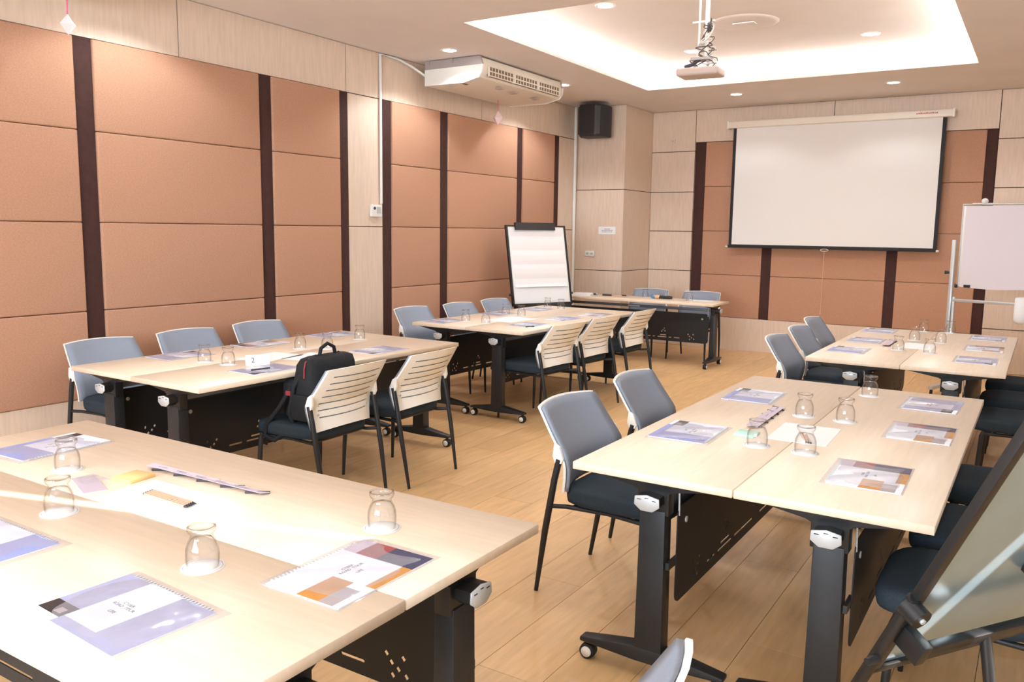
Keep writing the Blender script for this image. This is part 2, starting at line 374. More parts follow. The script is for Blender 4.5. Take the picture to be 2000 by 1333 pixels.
t = thing('wall_loudspeaker', 'black wall loudspeaker high in the left back corner', 'loudspeaker', (.40, 9.42, 2.85))
MB().prism([(-.17, .17), (-.185, .0), (-.11, -.17), (.11, -.17), (.185, 0), (.17, .17)], -.19, .19, 'z').obj('cabinet', M['speaker'], t, .02, 3)
MB().prism([(-.150, -.12), (-.10, -.176), (.10, -.176), (.15, -.12), (.10, -.165), (-.10, -.165)], -.165, .165, 'z').obj('grille', M['darkplastic'], t)
MB().box(-.04, .04, .16, .325, -.05, .05).obj('bracket', M['black'], t)
t = thing('paper_notice', 'white paper notice with three lines of print on the corner column', 'notice', (.465, YC-.001, 1.519))
MB().box(-.12, .12, -.002, 0, -.048, .048).obj('sheet', M['paper'], t)
for k, (a, b, z) in enumerate(((-.035, .04, .018), (-.075, .08, 0), (-.075, .07, -.019))):
    ln = MB(); q = a
    while q < b:
        ln.box(q, q+.008, -.0028, -.0018, z-.005, z+.004+.002*(int(q*400) % 2)); q += .0115
    ln.obj('printed_line', M['inkgrey'], t)['kind'] = 'stuff'
t = thing('wall_switch', 'white double socket plate on the corner column', 'switch', (.228, YC-.001, 1.217))
MB().box(-.068, .068, -.012, 0, -.036, .036).obj('plate', M['white'], t, .004)
for s in (-1, 1): MB().box(s*.032-.016, s*.032+.016, -.016, -.011, -.014, .014).obj('rocker', M['silver'], t, .002)
t = thing('wall_sensor', 'tiny square plate high on the back wall left of the screen', 'sensor', (.985, YB-.013, 2.70))
MB().box(-.028, .028, -.010, 0, -.026, .026).obj('plate', M['veneer'], t, .003)
MB().lathe([(.012, -.010), (.010, -.016), (.001, -.017)], 14, axis='y').obj('lens', M['silver'], t)

# ---------------------------------------------------------------- projection screen
t = thing('projection_screen', 'large white pull-down projection screen with black border on the back wall', 'screen', (3.017, 10.487, 0))
sx = 3.017
MB().box(1.757-sx, 4.278-sx, -.05, .045, 2.806, 2.888).obj('case', M['acwhite'], t, .012, 3)
for a in (1.75-sx, 4.262-sx): MB().box(a, a+.022, -.054, .05, 2.80, 2.892).obj('end_cap', M['white'], t, .005)
MB().box(1.822-sx, 4.206-sx, .000, .003, 1.345, 2.81).obj('black_border', M['screenblack'], t)
MB().box(1.862-sx, 4.166-sx, -.0025, -.0002, 1.366, 2.81).obj('white_surface', M['screen'], t)
MB().box(1.815-sx, 4.20-sx, -.012, .014, 1.325, 1.358).obj('weight_bar', M['screenblack'], t, .005)
for a in (1.80-sx, 4.215-sx): MB().lathe([(.001, -.017), (.014, -.015), (.014, .015), (.001, .017)], 12, c=(a, 0, 1.336), axis='x').obj('bar_cap', M['acwhite'], t)
for a in (2.1-sx, 3.9-sx): MB().box(a-.03, a+.03, .04, .107, 2.82, 2.87).obj('wall_bracket', M['acmetal'], t)
p = [(3.0-sx+.045*math.cos(k*PI/8), -.015, 1.318+.014*math.sin(k*PI/8)) for k in range(16)]
MB().tube(p, .004, 5, closed=True).obj('pull_ring', M['white'], t)
MB().tube([(3.0-sx, -.015, 1.304), (2.999-sx, -.012, .9), (2.998-sx, -.01, .56)], .0035, 5).tube([(2.998-sx, -.01, .58), (2.998-sx, -.01, .545)], .008, 6).obj('pull_cord', M['peach'], t)
lt = MB()
for k in range(11): lt.box(3.90-sx+k*.020, 3.914-sx+k*.020, -.0512, -.0498, 2.846, 2.858+.003*(k % 3))
lt.obj('lettering', M['redink'], t)['kind'] = 'stuff'

# ---------------------------------------------------------------- air conditioners
def aircon(y0, y1, label, xa=.13, xb=.80):
    L_ = y1-y0
    t = thing('air_conditioner', label, 'air conditioner', (xa, y0, 2.85)); W_ = xb-xa
    cov = [(0, 0), (W_*.68, 0), (W_*.93, .035), (W_*.985, .08), (W_, .15), (0, .15)]
    MB().prism(cov, 0, .028, 'y').obj('side_cover', M['white'], t, .004); MB().prism(cov, L_-.028, L_, 'y').obj('side_cover', M['white'], t, .004)
    MB().prism([(0.003, 0.004), (W_*.68, .004), (W_*.93, .039), (W_*.98, .083), (W_*.985, .14), (W_*.95, .215), (0.003, .215)], .028, L_-.028, 'y').obj('body', M['acwhite'], t, .004)
    MB().prism([(0.002, .15), (W_*.99, .15), (W_*.95, .225), (.002, .225)], .002, .026, 'y').obj('end_plate', M['acmetal'], t); MB().prism([(0.002, .15), (W_*.99, .15), (W_*.95, .225), (.002, .225)], L_-.026, L_-.002, 'y').obj('end_plate', M['acmetal'], t)
    # outlet grille facing the room
    gz0, gz1 = .055, .145; n = 3; gl = (L_-.26)/n
    for i in range(n):
        a = .10+i*(gl+.03); b = a+gl
        MB().box(W_*.965, W_*.995, a, b, gz0, gz1).obj('outlet', M['grille'], t)
        g = MB()
        for z in (gz0, (gz0+gz1)/2-.004, gz1-.006): g.box(W_*.99, W_*1.015, a-.004, b+.004, z, z+.008)
        for k in range(9):
            y = a+(b-a)*k/8; g.box(W_*.995, W_*1.006, y-.0018, y+.0018, gz0, gz1)
        for y in (a-.012, b+.004): g.box(W_*.99, W_*1.018, y, y+.010, gz0-.004, gz1+.004)
        g.obj('grille', M['acwhite'], t)
    for k, (a, b, w_) in enumerate(((.55, .42, .07), (.52, .72, .06), (.52, 1.12, .07))):
        MB().box(a-.03, a+.04, b, b+w_, -.002, .001).obj('label_plate', M['acmetal'], t)
    MB().box(W_*.6, W_*.64, .06, .11, -.003, .004).obj('badge', M['grille'], t)
    for a in (.03, W_*.45):
        MB().box(a, a+.03, -.006, .002, .19, .228).obj('hanger_bracket', M['acmetal'], t)
    return t
aircon(6.42, 7.93, 'long cream ceiling air conditioner with three outlet grilles above the fabric wall')
aircon(1.35, 2.93, 'cream ceiling air conditioner nearest the camera, above the left frame corner', .13, .6)
def charm(x, y, ztop, zmid, s, label):
    t = thing('hanging_charm', label, 'ornament', (x, y, ztop))
    d = ztop-zmid
    MB().tube([(0, 0, 0), (0.003, 0, -d*.35), (0, 0, -d+s)], .0035, 5).obj('ribbon', M['pink'], t)
    v = [(0, 0, -d+s), (s*.8, 0, -d), (0, s*.8, -d), (-s*.8, 0, -d), (0, -s*.8, -d), (0, 0, -d-s)]
    MB().add(v, [(0, 1, 2), (0, 2, 3), (0, 3, 4), (0, 4, 1), (5, 2, 1), (5, 3, 2), (5, 4, 3), (5, 1, 4)]).obj('diamond', M['pinkpaper'], t)
    return t
charm(.3, 7.43, 2.849, 2.665, .075, 'small pink diamond charm hanging under the far air conditioner')
charm(.3, 2.868, 2.849, 2.665, .06, 'small pink diamond charm hanging at the top left corner of the frame')

# ---------------------------------------------------------------- projector
t = thing('ceiling_projector', 'pale projector on a white pole hanging from the ceiling tray with loose cables', 'projector', (3.07, 5.84, 2.60))
o = MB().box(-.15, .15, -.105, .105, 0, .055).obj('body', M['projbody'], t, .018, 3)
o.rotation_euler = (0, 0, .06)
MB().lathe([(.001, .115), (.026, .114), (.028, .1)], 20, c=(-.08, 0, .03), axis='y').obj('lens', M['ink'], t)
MB().tube([(-.02, .0, .13), (-.02, 0, ZC+.2-2.6)], .009, 8).tube([(.035, .0, .13), (.035, 0, ZC+.2-2.6)], .016, 8).obj('pole', M['white'], t)
MB().box(-.07, .09, -.012, .012, .37, .382).obj('cross_bar', M['white'], t)
MB().box(-.06, .07, -.05, .05, .112, .13).box(-.05, -.035, -.01, .01, .05, .12).box(.045, .06, -.01, .01, .05, .12).obj('mount_plate', M['acmetal'], t)
MB().lathe([(.001, .0), (.09, .0), (.09, .02), (.02, .02)], 24, c=(.01, 0, ZC+.2-2.6-.02)).obj('ceiling_plate', M['white'], t)
rnd = random.Random(3)
for k in range(7):
    pts = []
    x, z = .05, .36
    n = 22
    for i in range(n):
        f_ = i/(n-1)
        loop = math.sin(f_*PI*(3+k*.7)+k)*(.03+.05*f_)
        pts.append((.045+loop*.9-(f_**2)*.07*(k % 2), math.cos(f_*9+k*2)*.035, .37-f_*.31+.02*math.sin(f_*14+k)))
    MB().tube(pts, .0035 if k else .006, 5).obj('cable', M['wire'] if k % 3 else M['wirewhite'], t)
MB().box(.035, .062, -.014, .014, .30, .365).obj('plug', M['ink'], t, .004)
MB().tube([(-.11, -.02, .075), (-.05, -.03, .085), (.0, -.03, .12)], .013, 6).obj('connector', M['ink'], t)

# ---------------------------------------------------------------- training table
TL, TW, TH = 2.1, .552, .73
def table_proto(side):
    """length along local X, modesty panel on the side*Y side of the posts"""
    t = thing('training_table', '', 'table')
    top = MB().box(-TL/2, TL/2, -TW/2, TW/2, TH-.026, TH).obj('tabletop', M['tabletop'], t, .0015, 1)
    for s in (-1, 1):
        X = s*(TL/2-.075)
        # post: slightly tapered, upright
        MB().add([(X+i*.030*a, j*.045*b, z) for z, a, b in ((.085, 1.1, 1.1), (.60, 1, 1)) for j in (-1, 1) for i in (-1, 1)],
                 [(0, 2, 3, 1), (4, 5, 7, 6), (0, 1, 5, 4), (2, 6, 7, 3), (0, 4, 6, 2), (1, 3, 7, 5)]).obj('leg', M['black'], t, .006)
        # upper bracket that carries the top
        MB().prism([(-.25, .704), (-.235, .695), (-.07, .668), (-.055, .66), (-.055, .585), (.055, .585), (.055, .66), (.07, .668), (.235, .695), (.25, .704)], X-.026, X+.022, 'x').obj('tilt_bracket', M['darkplastic'], t, .003)
        # foot beam
        MB().add([(X+i*w_, y, z) for y, w_, z0, z1 in ((-.26, .024, .066, .082), (-.045, .034, .06, .112), (.045, .034, .06, .112), (.26, .024, .066, .082)) for i, z in ((-1, z0), (1, z0), (1, z1), (-1, z1))],
                 [(0, 1, 2, 3), (12, 15, 14, 13)]+[(k*4+a, k*4+4+a, k*4+4+(a+1) % 4, k*4+(a+1) % 4) for k in range(3) for a in range(4)]).obj('foot', M['black'], t, .006)
        for q in (-1, 1):
            c = MB().lathe([(.004, -.020), (.027, -.018), (.029, 0), (.027, .018), (.004, .02)], 20, c=(X, q*.235, .029), axis='x').tube([(X, q*.235+.0, .045), (X, q*.235, .072)], .009, 8).obj('caster', M['rubber'], t)
            MB().lathe([(.0005, -.0235), (.019, -.0225), (.019, .0225), (.0005, .0235)], 18, c=(X, q*.235, .029), axis='x').obj('caster_hub', M['white'], c)
        # octagonal release handle
        kx0, kx1 = (X+s*.02, X+s*.075)
        pl = [(-.042, .020), (0, .028), (.042, .020), (.044, -.008), (.02, -.026), (-.02, -.026), (-.044, -.008)]
        kb = MB().prism([(a*.9, .635+b*.95) for a, b in pl], min(X, kx1)+.0, max(X, kx1)-.0, 'x').obj('handle_block', M['darkplastic'], t)
        MB().prism([(a, .635+b) for a, b in pl], min(kx1, kx1+s*.006), max(kx1, kx1+s*.006), 'x').obj('handle_plate', M['silver'], kb, .0015, 1)
        for a, b in ((-.026, .012), (0, .018), (.026, .012)):
            MB().box(kx1+s*.006-.0004, kx1+s*.006+.0008*s+.0004, a-.007, a+.007, .635+b-.0015, .635+b+.0015).obj('handle_mark', M['ink'], kb)
        MB().tube([(X-s*.05, side*.05, .66), (X-s*.05, side*.062, .65), (X-s*.05, side*.064, .57)], .0035, 6).obj('stop_pin', M['silver'], t)
    MB().box(-TL/2+.1, TL/2-.1, -.018, .018, .625, .655).obj('crossbar', M['tube_grey'], t, .004)
    MB().box(-.075, .075, side*.019-.003, side*.019+.003, .632, .648).obj('latch_plate', M['silver'], t)
    # modesty panel with cut-outs
    ou = rrect(-.935, .935, .262, .60, .035)
    holes = []
    def slot(a, b, z, h=.010): holes.append(rrect(a, b, z-h/2, z+h/2, h*.45, 2))
    for sg in (-1, 1):
        for a, b, z in ((.05, .30, .305), (.33, .50, .305), (.36, .47, .328), (.53, .62, .305)): slot(min(sg*a, sg*b), max(sg*a, sg*b), z)
        for cx, pts in ((.73, ((-.03, .03), (-.012, .008), (.012, -.006), (.03, .03), (-.008, -.028), (.04, -.02))), (.41, ((.0, .05), (-.015, .03), (.01, .02), (-.03, .012)))):
            for a, b in pts:
                x_, z_ = sg*(cx+a), .325+b
                if cx < .5: z_ += .03
                holes.append([(x_-.009, z_), (x_, z_-.010), (x_+.009, z_), (x_, z_+.010)])
    me = flat_with_holes(ou, holes, .004, 'modesty_panel', M['panel'])
    o = link('modesty_panel', me, t); o.rotation_euler = (PI/2, 0, 0); o.location = (0, side*.062, 0)
    for s in (-1, 1):
        MB().box(s*.945-.05, s*.945+.04, side*.055-.006, side*.055+.006, .40, .425).obj('panel_bracket', M['black'], t)
        MB().lathe([(.001, -.002), (.011, -.002), (.011, .002), (.001, .002)], 12, c=(s*.86, side*.062-.004, .54), axis='y').obj('bolt', M['silver'], t)
    return t
protoP = table_proto(1); protoM = table_proto(-1)
used = {}
def table(proto, x, y, rz, label):
    k = proto.name
    if k not in used:
        used[k] = 1; proto.location = (x, y, 0); proto.rotation_euler = (0, 0, rz); proto['label'] = label; proto['group'] = 'folding training tables'; return proto
    return dup(proto, label, (x, y, 0), rz, 'folding training tables')
def pair(ox, oy, ang, along_y, proto, la, lb):
    """ox,oy: corner; two tables side by side across W; tables run along ang+90"""
    ca, sa = math.cos(ang), math.sin(ang)
    for k, lbl in ((0, la), (1, lb)):
        s_ = .278+k*.556; t_ = TL/2
        x = ox+s_*ca-t_*sa; y = oy+s_*sa+t_*ca
        table(proto, x, y, ang+PI/2, lbl)
# local X of table = world +Y, local Y = world -X
GB = pair(.7336, 2.5245, -.0076, 1, protoP, 'pale wood folding table beside the fabric wall, front row, on the three grey chairs side', 'pale wood folding table in front of the chair with the black backpack')
GC = pair(.7923, 5.4131, -.0195, 1, protoP, 'pale wood folding table near the flip chart, on the fabric wall side', 'pale wood folding table near the flip chart, beside the row of three white chairs')
GE = pair(3.927, 2.4372, -.0013, 1, protoM, 'pale wood folding table at front right, half beside the two large grey chairs', 'pale wood folding table at front right, outer half with three plastic folders')
GF = pair(3.9893, 5.4467, -.0045, 1, protoM, 'pale wood folding table at back right, half beside the small grey chairs', 'pale wood folding table at back right, outer half by the mobile whiteboard')
GA = pair(4.1466, .7377, 1.5731, 0, protoM, 'pale wood folding table nearest the camera at bottom left, front half', 'pale wood folding table at bottom left, rear half with the paper strip and pencils')
table(protoM, 1.18, 9.08, 0, 'pale wood presenter table standing across the back by the corner column')

# ---------------------------------------------------------------- chair
def smooth_prof():
    P_ = [(-.015, .786), (.012, .745), (.055, .68), (.098, .62), (.118, .585), (.121, .55), (.115, .50), (.103, .448)]
    out = []
    for i in range(len(P_)-1):
        for k in range(3):
            f_ = k/3; a, b = P_[i], P_[i+1]; out.append((a[0]+(b[0]-a[0])*f_, a[1]+(b[1]-a[1])*f_))
    out.append(P_[-1]); return out
def prof_y(z):
    P_ = [(.786, -.015), (.745, .012), (.68, .055), (.62, .098), (.585, .118), (.55, .121), (.50, .115), (.448, .103), (.43, .1)]
    for (z1_, y1_), (z2_, y2_) in zip(P_[:-1], P_[1:]):
        if z <= z1_ and z >= z2_: return y1_+(y2_-y1_)*(z1_-z)/(z1_-z2_)
    return P_[-1][1]
def halfw(z):
    if z > .59: return .228+(.786-z)/.196*.022
    return .25-(.59-z)/.142*.03
def surf(u, z, off=0, inset=0):
    hw = halfw(z)-inset
    # side edges reach forward, the middle bows back
    y = prof_y(z)-.045*(1-u*u)+.012+off
    zz = z
    if z < .5: zz = z-.018*(u*u)*(.5-z)/.05+.012*(.5-z)/.05
    if z > .76: zz = z+.010*(1-u*u)*(z-.76)/.026
    return (u*hw, y, zz)
def chair_proto():
    t = thing('meeting_chair', '', 'chair')
    # white slotted back shell
    zs = [.786, .775]; slots = []
    n = 7; z = .748
    for k in range(n):
        zs += [z, z-.0065]; slots.append(len(zs)-2); z -= .0375
        if k < n-1: zs.append(z+.016)
    zs += [.50, .475, .448]; zs = sorted(set(round(q, 4) for q in zs), reverse=True)
    us = [-1, -.93, -.78, -.5, -.25, 0, .25, .5, .78, .93, 1]
    slotz = {round(.748-.0375*k, 4) for k in range(n)}
    v = [surf(u, z) for z in zs for u in us]; f = []; nu = len(us)
    for i in range(len(zs)-1):
        for j in range(nu-1):
            if zs[i] in slotz and abs(us[j]) <= .78 and abs(us[j+1]) <= .78: continue
            f.append((i*nu+j, i*nu+j+1, (i+1)*nu+j+1, (i+1)*nu+j))
    sh = MB().add(v, f, 0, True)
    me = sh.mesh('back_shell', M['whiteplastic'])
    bm = bmesh.new(); bm.from_mesh(me); bmesh.ops.recalc_face_normals(bm, faces=bm.faces)
    # thicken by hand towards the rear
    geo = bmesh.ops.extrude_face_region(bm, geom=list(bm.faces)); vs = [g for g in geo['geom'] if isinstance(g, bmesh.types.BMVert)]
    for q in vs: q.co.y -= .012
    bmesh.ops.recalc_face_normals(bm, faces=bm.faces)
    for fc in bm.faces: fc.smooth = True
    bm.to_mesh(me); bm.free()
    me.set_sharp_from_angle(angle=.6)
    link('back_shell', me, t)
    for s in (-1, 1):  # side arms of the shell, reaching down to the leg tubes
        MB().prism([(.085, .655), (.108, .64), (.128, .59), (.118, .572), (.09, .572), (.078, .60)], s*.250-.009, s*.250+.009, 'x').obj('back_arm', M['whiteplastic'], t, .003, 2)
        for zz in (.585, .535):
            MB().lathe([(.0005, -.0025), (.006, -.002), (.006, .001)], 10, c=(s*.19, surf(s*.78, zz)[1]-.012, zz), axis='y').obj('screw', M['silver'], t)
    # grey pad on the front
    zz = [.783-i*(.783-.452)/14 for i in range(15)]; uu = [-1+i/5 for i in range(11)]
    v = [surf(u, z, .016, .005) for z in zz for u in uu]+[surf(u, z, .002, .004) for z in zz for u in uu]
    f = []; o_ = len(zz)*11
    for i in range(14):
        for j in range(10):
            a = i*11+j; f.append((a, a+1, a+12, a+11)); f.append((o_+a, o_+a+11, o_+a+12, o_+a+1))
    for i in range(14):
        for j in (0, 10): a = i*11+j; f.append((a, a+11, o_+a+11, o_+a))
    for j in range(10):
        for i in (0, 14): a = i*11+j; f.append((a, o_+a, o_+a+1, a+1))
    MB().add(v, f, 0, True).obj('back_pad', M['greypad'], t)
    # seat cushion
    N_ = 36; rings = []
    def ring(k, z, dz):
        out = []
        for i in range(N_):
            a = 2*PI*i/N_; c_, s_ = math.cos(a), math.sin(a)
            x = math.copysign(abs(c_)**.36, c_)*.232*k; y = math.copysign(abs(s_)**.36, s_)*.235*k
            y += .325; fr_ = max(0, (y-.46)/.1)
            out.append((x*(1-.04*(y < .2)), y, z-dz*fr_*fr_))
        return out
    prof = [(.90, .395, 0), (.985, .400, 0), (1.0, .42, .003), (1.0, .445, .006), (.985, .458, .01), (.94, .466, .012), (.8, .470, .012), (.5, .467, .008), (.2, .464, 0)]
    v = [p_ for k, z, d in prof for p_ in ring(k, z, d)]; f = []
    for i in range(len(prof)-1):
        for k in range(N_): f.append((i*N_+k, i*N_+(k+1) % N_, (i+1)*N_+(k+1) % N_, (i+1)*N_+k))
    f.append(tuple(range((len(prof)-1)*N_, len(prof)*N_))); f.append(tuple(reversed(range(N_))))
    MB().add(v, f, 0, True).obj('seat', M['seat'], t)
    for s in (-1, 1):
        MB().tube([(s*.240, 0, 0), (s*.249, .045, .28), (s*.250, .085, .50), (s*.250, .106, .59)], [.009, .014, .014, .014], 10).obj('leg', M['black'], t)
        MB().tube([(s*.238, .510, 0), (s*.234, .500, .2), (s*.226, .492, .37), (s*.222, .482, .398)], [.009, .013, .013, .012], 10).obj('leg', M['black'], t)
    fr = MB()
    for s in (-1, 1): fr.tube([(s*.249, .062, .385), (s*.21, .12, .382), (s*.19, .30, .382), (s*.226, .488, .385)], .010, 8)
    fr.tube([(-.2, .15, .380), (.2, .15, .380)], .010, 8).tube([(-.21, .43, .382), (.21, .43, .382)], .010, 8)
    fr.obj('seat_frame', M['black'], t)
    return t
proto_chair = chair_proto(); chair_used = [0]
def chair(x, y, face, label, group):
    """face: 'x' looks to +x, '-x' to -x, '-y' to camera; (x,y) middle of the rear feet"""
    rz = {'x': -PI/2, '-x': PI/2, '-y': PI, 'y': 0}[face[0]]+face[1]
    if not chair_used[0]:
        chair_used[0] = 1; c = proto_chair; c.location = (x, y, 0); c.rotation_euler = (0, 0, rz); c['label'] = label; c['group'] = group; return c
    return dup(proto_chair, label, (x, y, 0), rz, group)
g1 = 'chairs on the left side of the front right table'
chair(3.535, 3.125, ('x', -.02), 'large grey-backed chair with dark seat, nearer of two beside the front right table', g1)
chair(3.515, 3.855, ('x', .03), 'grey-backed chair behind the nearer one, left of the front right table', g1)
g = 'grey-backed chairs along the fabric wall, front row'
for (x, y, lb) in ((.262, 2.985, 'grey-backed chair at far left against the fabric wall, by the table end'), (.25, 3.62, 'grey-backed chair in the middle of the front fabric wall row'), (.22, 4.27, 'grey-backed chair at the right end of the front fabric wall row')):
    chair(x, y, ('x', 0), lb, g)
g = 'white slatted chairs on the aisle side of the front row table'
chair(2.19, 3.245, ('-x', .03), 'white slatted-back chair carrying the black backpack', g)
chair(2.20, 3.895, ('-x', .03), 'white slatted-back chair right of the one with the backpack', g)
g = 'grey-backed chairs along the fabric wall, second row'
for (x, y, lb) in ((.345, 5.95, 'grey-backed chair at the left end of the second fabric wall row'), (.42, 6.58, 'grey-backed chair in the middle of the second fabric wall row'), (.42, 7.22, 'grey-backed chair just left of the flip chart easel')):
    chair(x, y, ('x', -.03), lb, g)
g = 'white slatted chairs beside the table near the flip chart'
for (x, y, r, lb) in ((2.135, 5.70, -.10, 'white slatted-back chair, nearest of three in the middle row'), (2.13, 6.38, -.08, 'white slatted-back chair, middle of three in the middle row'), (2.14, 7.16, -.03, 'white slatted-back chair, farthest of three, before the presenter table')):
    chair(x, y, ('-x', r), lb, g)
g = 'grey-backed chairs left of the back right table'
for (x, y, lb) in ((3.68, 5.93, 'grey-backed chair, nearest of three left of the back right table'), (3.66, 6.63, 'grey-backed chair, middle of three left of the back right table'), (3.59, 7.42, 'grey-backed chair, farthest of three left of the back right table')):
    chair(x, y, ('x', -.02), lb, g)
g = 'grey-backed chairs behind the presenter table'
chair(1.07, 9.87-.03, ('-y', .0), 'grey-backed chair behind the presenter table, next to the corner column', g)
chair(1.74, 9.83, ('-y', .0), 'grey-backed chair behind the presenter table, at its right end', g)
g = 'chairs on the right side of the front right table'
for (x, y, lb) in ((5.43, 2.80, 'dark-seated chair partly behind the black easel frame, nearest'), (5.45, 3.38, 'dark-seated chair right of the front right table, middle one'), (5.47, 4.06, 'dark-seated chair right of the front right table, farthest')):
    chair(x, y, ('-x', 0), lb, g)
g = 'chairs on the right side of the back right table'
for (x, y, lb) in ((5.50, 5.62, 'dark-seated chair at the right edge of the frame, before the mobile whiteboard, nearest'), (5.50, 6.33, 'dark-seated chair right of the back right table, middle one'), (5.50, 7.05, 'dark-seated chair right of the back right table, farthest')):
    chair(x, y, ('-x', 0), lb, g)
chair(4.74, 1.135, ('-x', 0.02), 'white chair back cut off by the bottom edge, at the near table end', 'chair at the end of the near table')

# ---------------------------------------------------------------- tabletop things
ZT_ = TH
def folder_proto(kind):
    W_, H_ = .345, .245; t = thing('plastic_folder', '', 'folder')
    # booklet inside: a grid of coloured fields
    xs = [0, .27, .35, .65, .75, 1]; ys = [0, .08, .13, .27, .5, .55, .78, .97]
    def col_(a, b):
        if kind == 'colour':
            if b < .08 and a < .35: return 'coverwhite'
            if b < .27 and a < .27: return 'covergrey'
            if .27 <= b < .55 and a < .35: return 'gold'
            if b < .13 and .35 < a < .75: return 'gold'
            if a > .75: return 'navy' if b < .5 else 'red' if b < .78 else 'mauve'
            return 'coverwhite'
        if b < .08 and a < .27: return 'coverwhite'
        if b < .27 and a < .27: return 'coverblack'
        if .27 < a < .65 and b > .13: return 'lavlight' if b < .5 else 'coverwhite'
        if kind == 'blue': return 'lavdark' if (a > .65 or b < .27) else 'lavlight'
        return 'lav'
    x0, x1, y0, y1 = -W_/2+.006, W_/2-.022, -H_/2+.006, H_/2-.014
    mats = []; mb = MB()
    for i in range(len(xs)-1):
        for j in range(len(ys)-1):
            c_ = col_((xs[i]+xs[i+1])/2, (ys[j]+ys[j+1])/2)
            if c_ not in mats: mats.append(c_)
            X0, X1 = x0+(x1-x0)*xs[i], x0+(x1-x0)*xs[i+1]; Y0, Y1 = y0+(y1-y0)*ys[j], y0+(y1-y0)*ys[j+1]
            mb.add([(X0, Y0, .0035), (X1, Y0, .0035), (X1, Y1, .0035), (X0, Y1, .0035)], [(0, 1, 2, 3)], mats.index(c_))
    Y1 = y0+(y1-y0)*.97
    mb.box(x0, x1, y0, Y1, .0004, .0034, 0)
    b = mb.obj('booklet', [M[c_] for c_ in mats], t)
    cx = x0+(x1-x0)*.46
    sh = (x1-x0)*.15 if kind == 'colour' else 0
    tx = text('CYBER\nROAD  TOUR\n\nLIFE', .0125, M['ink'], b, (cx+sh*.4, y0+(y1-y0)*.50, .0037), (0, 0, 0), 'lettering', .0001)
    MB().box(x0+.048, x0+.072, y0+.026, y0+.044, .0036, .0040).obj('stamp', M['covergrey'], b)
    # spiral binding
    sp = MB()
    for k in range(26): sp.box(x0+.02+k*.011, x0+.024+k*.011, Y1-.004, Y1+.006, .0012, .0042)
    s_ = sp.obj('spiral_binding', M['silver'], b)
    # clear sleeve, slightly wavy
    n1, n2 = 22, 16; rd = random.Random(len(kind)); v = []; f = []
    ph = [rd.random()*6 for _ in range(6)]
    for j in range(n2+1):
        for i in range(n1+1):
            a, b_ = i/n1, j/n2
            e = min(a, 1-a, b_, 1-b_)*6; e = min(1, e)
            h = .0055+.0022*math.sin(a*7+ph[0])*math.cos(b_*5+ph[1])+.0012*math.sin(a*19+b_*8+ph[2])
            v.append((-W_/2+a*W_, -H_/2+b_*H_, .0008+(h-.0008)*e if e < 1 else h))
    for j in range(n2):
        for i in range(n1): q = j*(n1+1)+i; f.append((q, q+1, q+n1+2, q+n1+1))
    MB().add(v, f, 0, True).obj('sleeve', M['plastic'], t)
    return t
FP = {k: folder_proto(k) for k in ('lav', 'blue', 'colour')}; fu = set()
def folder(x, y, rz, kind, label, group, z=ZT_):
    if kind not in fu:
        fu.add(kind); o = FP[kind]; o.location = (x, y, z); o.rotation_euler = (0, 0, rz); o['label'] = label; o['group'] = group; return
    dup(FP[kind], label, (x, y, z), rz, group)
Q = PI/2
gA, gB_, gC_, gE_, gF_ = ['plastic folders on the '+s for s in ('bottom left tables', 'front row table by the fabric wall', 'table near the flip chart', 'front right tables', 'back right tables')]
folder(3.717, .935, -.06, 'lav', 'clear plastic folder with lavender cover, lowest in the picture on the near table', gA)
folder(3.946, 1.345, Q+.0, 'colour', 'clear folder with red, navy and gold cover at the right corner of the near tables', gA)
folder(2.335, 1.53, -Q+.05, 'blue', 'clear folder with blue cover behind the far left tumbler of the near tables', gA)
folder(3.10, .955, .0, 'blue', 'clear plastic folder with blue cover cut off by the left edge of the frame', gA)
folder(4.11, 3.066, -Q+.03, 'blue', 'clear plastic folder with blue cover, front left of the front right tables', gE_)
folder(4.106, 3.945, -Q+.03, 'blue', 'clear plastic folder with blue cover, far left of the front right tables', gE_)
folder(4.80, 2.846, Q+.02, 'colour', 'clear plastic folder with red and gold cover, nearest on the front right tables', gE_)
folder(4.869, 3.60, Q+.0, 'colour', 'clear folder with red and gold cover, middle of the front right tables', gE_)
folder(4.845, 4.235, Q-.03, 'lav', 'clear plastic folder with lavender cover, far right of the front right tables', gE_)
for k, (x, y, kd, w_) in enumerate(((4.147, 7.30, 'lav', 'farthest'), (4.166, 6.573, 'lav', 'middle'), (4.161, 5.953, 'blue', 'nearest'))):
    folder(x, y, -Q, kd, 'clear folder, %s of three, left side of the back right tables' % w_, gF_)
for k, (x, y, kd, w_) in enumerate(((4.917, 7.30, 'lav', 'farthest'), (4.93, 6.61, 'colour', 'middle, gold cornered'), (4.917, 5.955, 'lav', 'nearest'))):
    folder(x, y, Q, kd, 'clear folder, %s of three, right side of the back right tables' % w_, gF_)
for k, (x, y, kd, w_) in enumerate(((.89, 3.10, 'lav', 'pale, nearest the table end'), (.86, 3.74, 'colour', 'with a red corner, in the middle'), (.888, 4.38, 'lav', 'lavender, farthest from the camera'))):
    folder(x, y, -Q, kd, 'clear folder %s, wall side of the front row' % w_, gB_)
folder(1.665, 3.085, Q, 'lav', 'clear plastic folder with a black pen on it, before the backpack', gB_)
folder(1.665, 4.01, Q, 'lav', 'clear plastic folder on the front row table, right of the backpack handle', gB_)
for k, (x, y, w_) in enumerate(((.956, 5.635, 'nearest'), (.98, 6.445, 'middle'), (1.035, 7.04, 'farthest'))):
    folder(x, y, -Q, 'lav', 'clear folder, %s, wall side of the table near the flip chart' % w_, gC_)
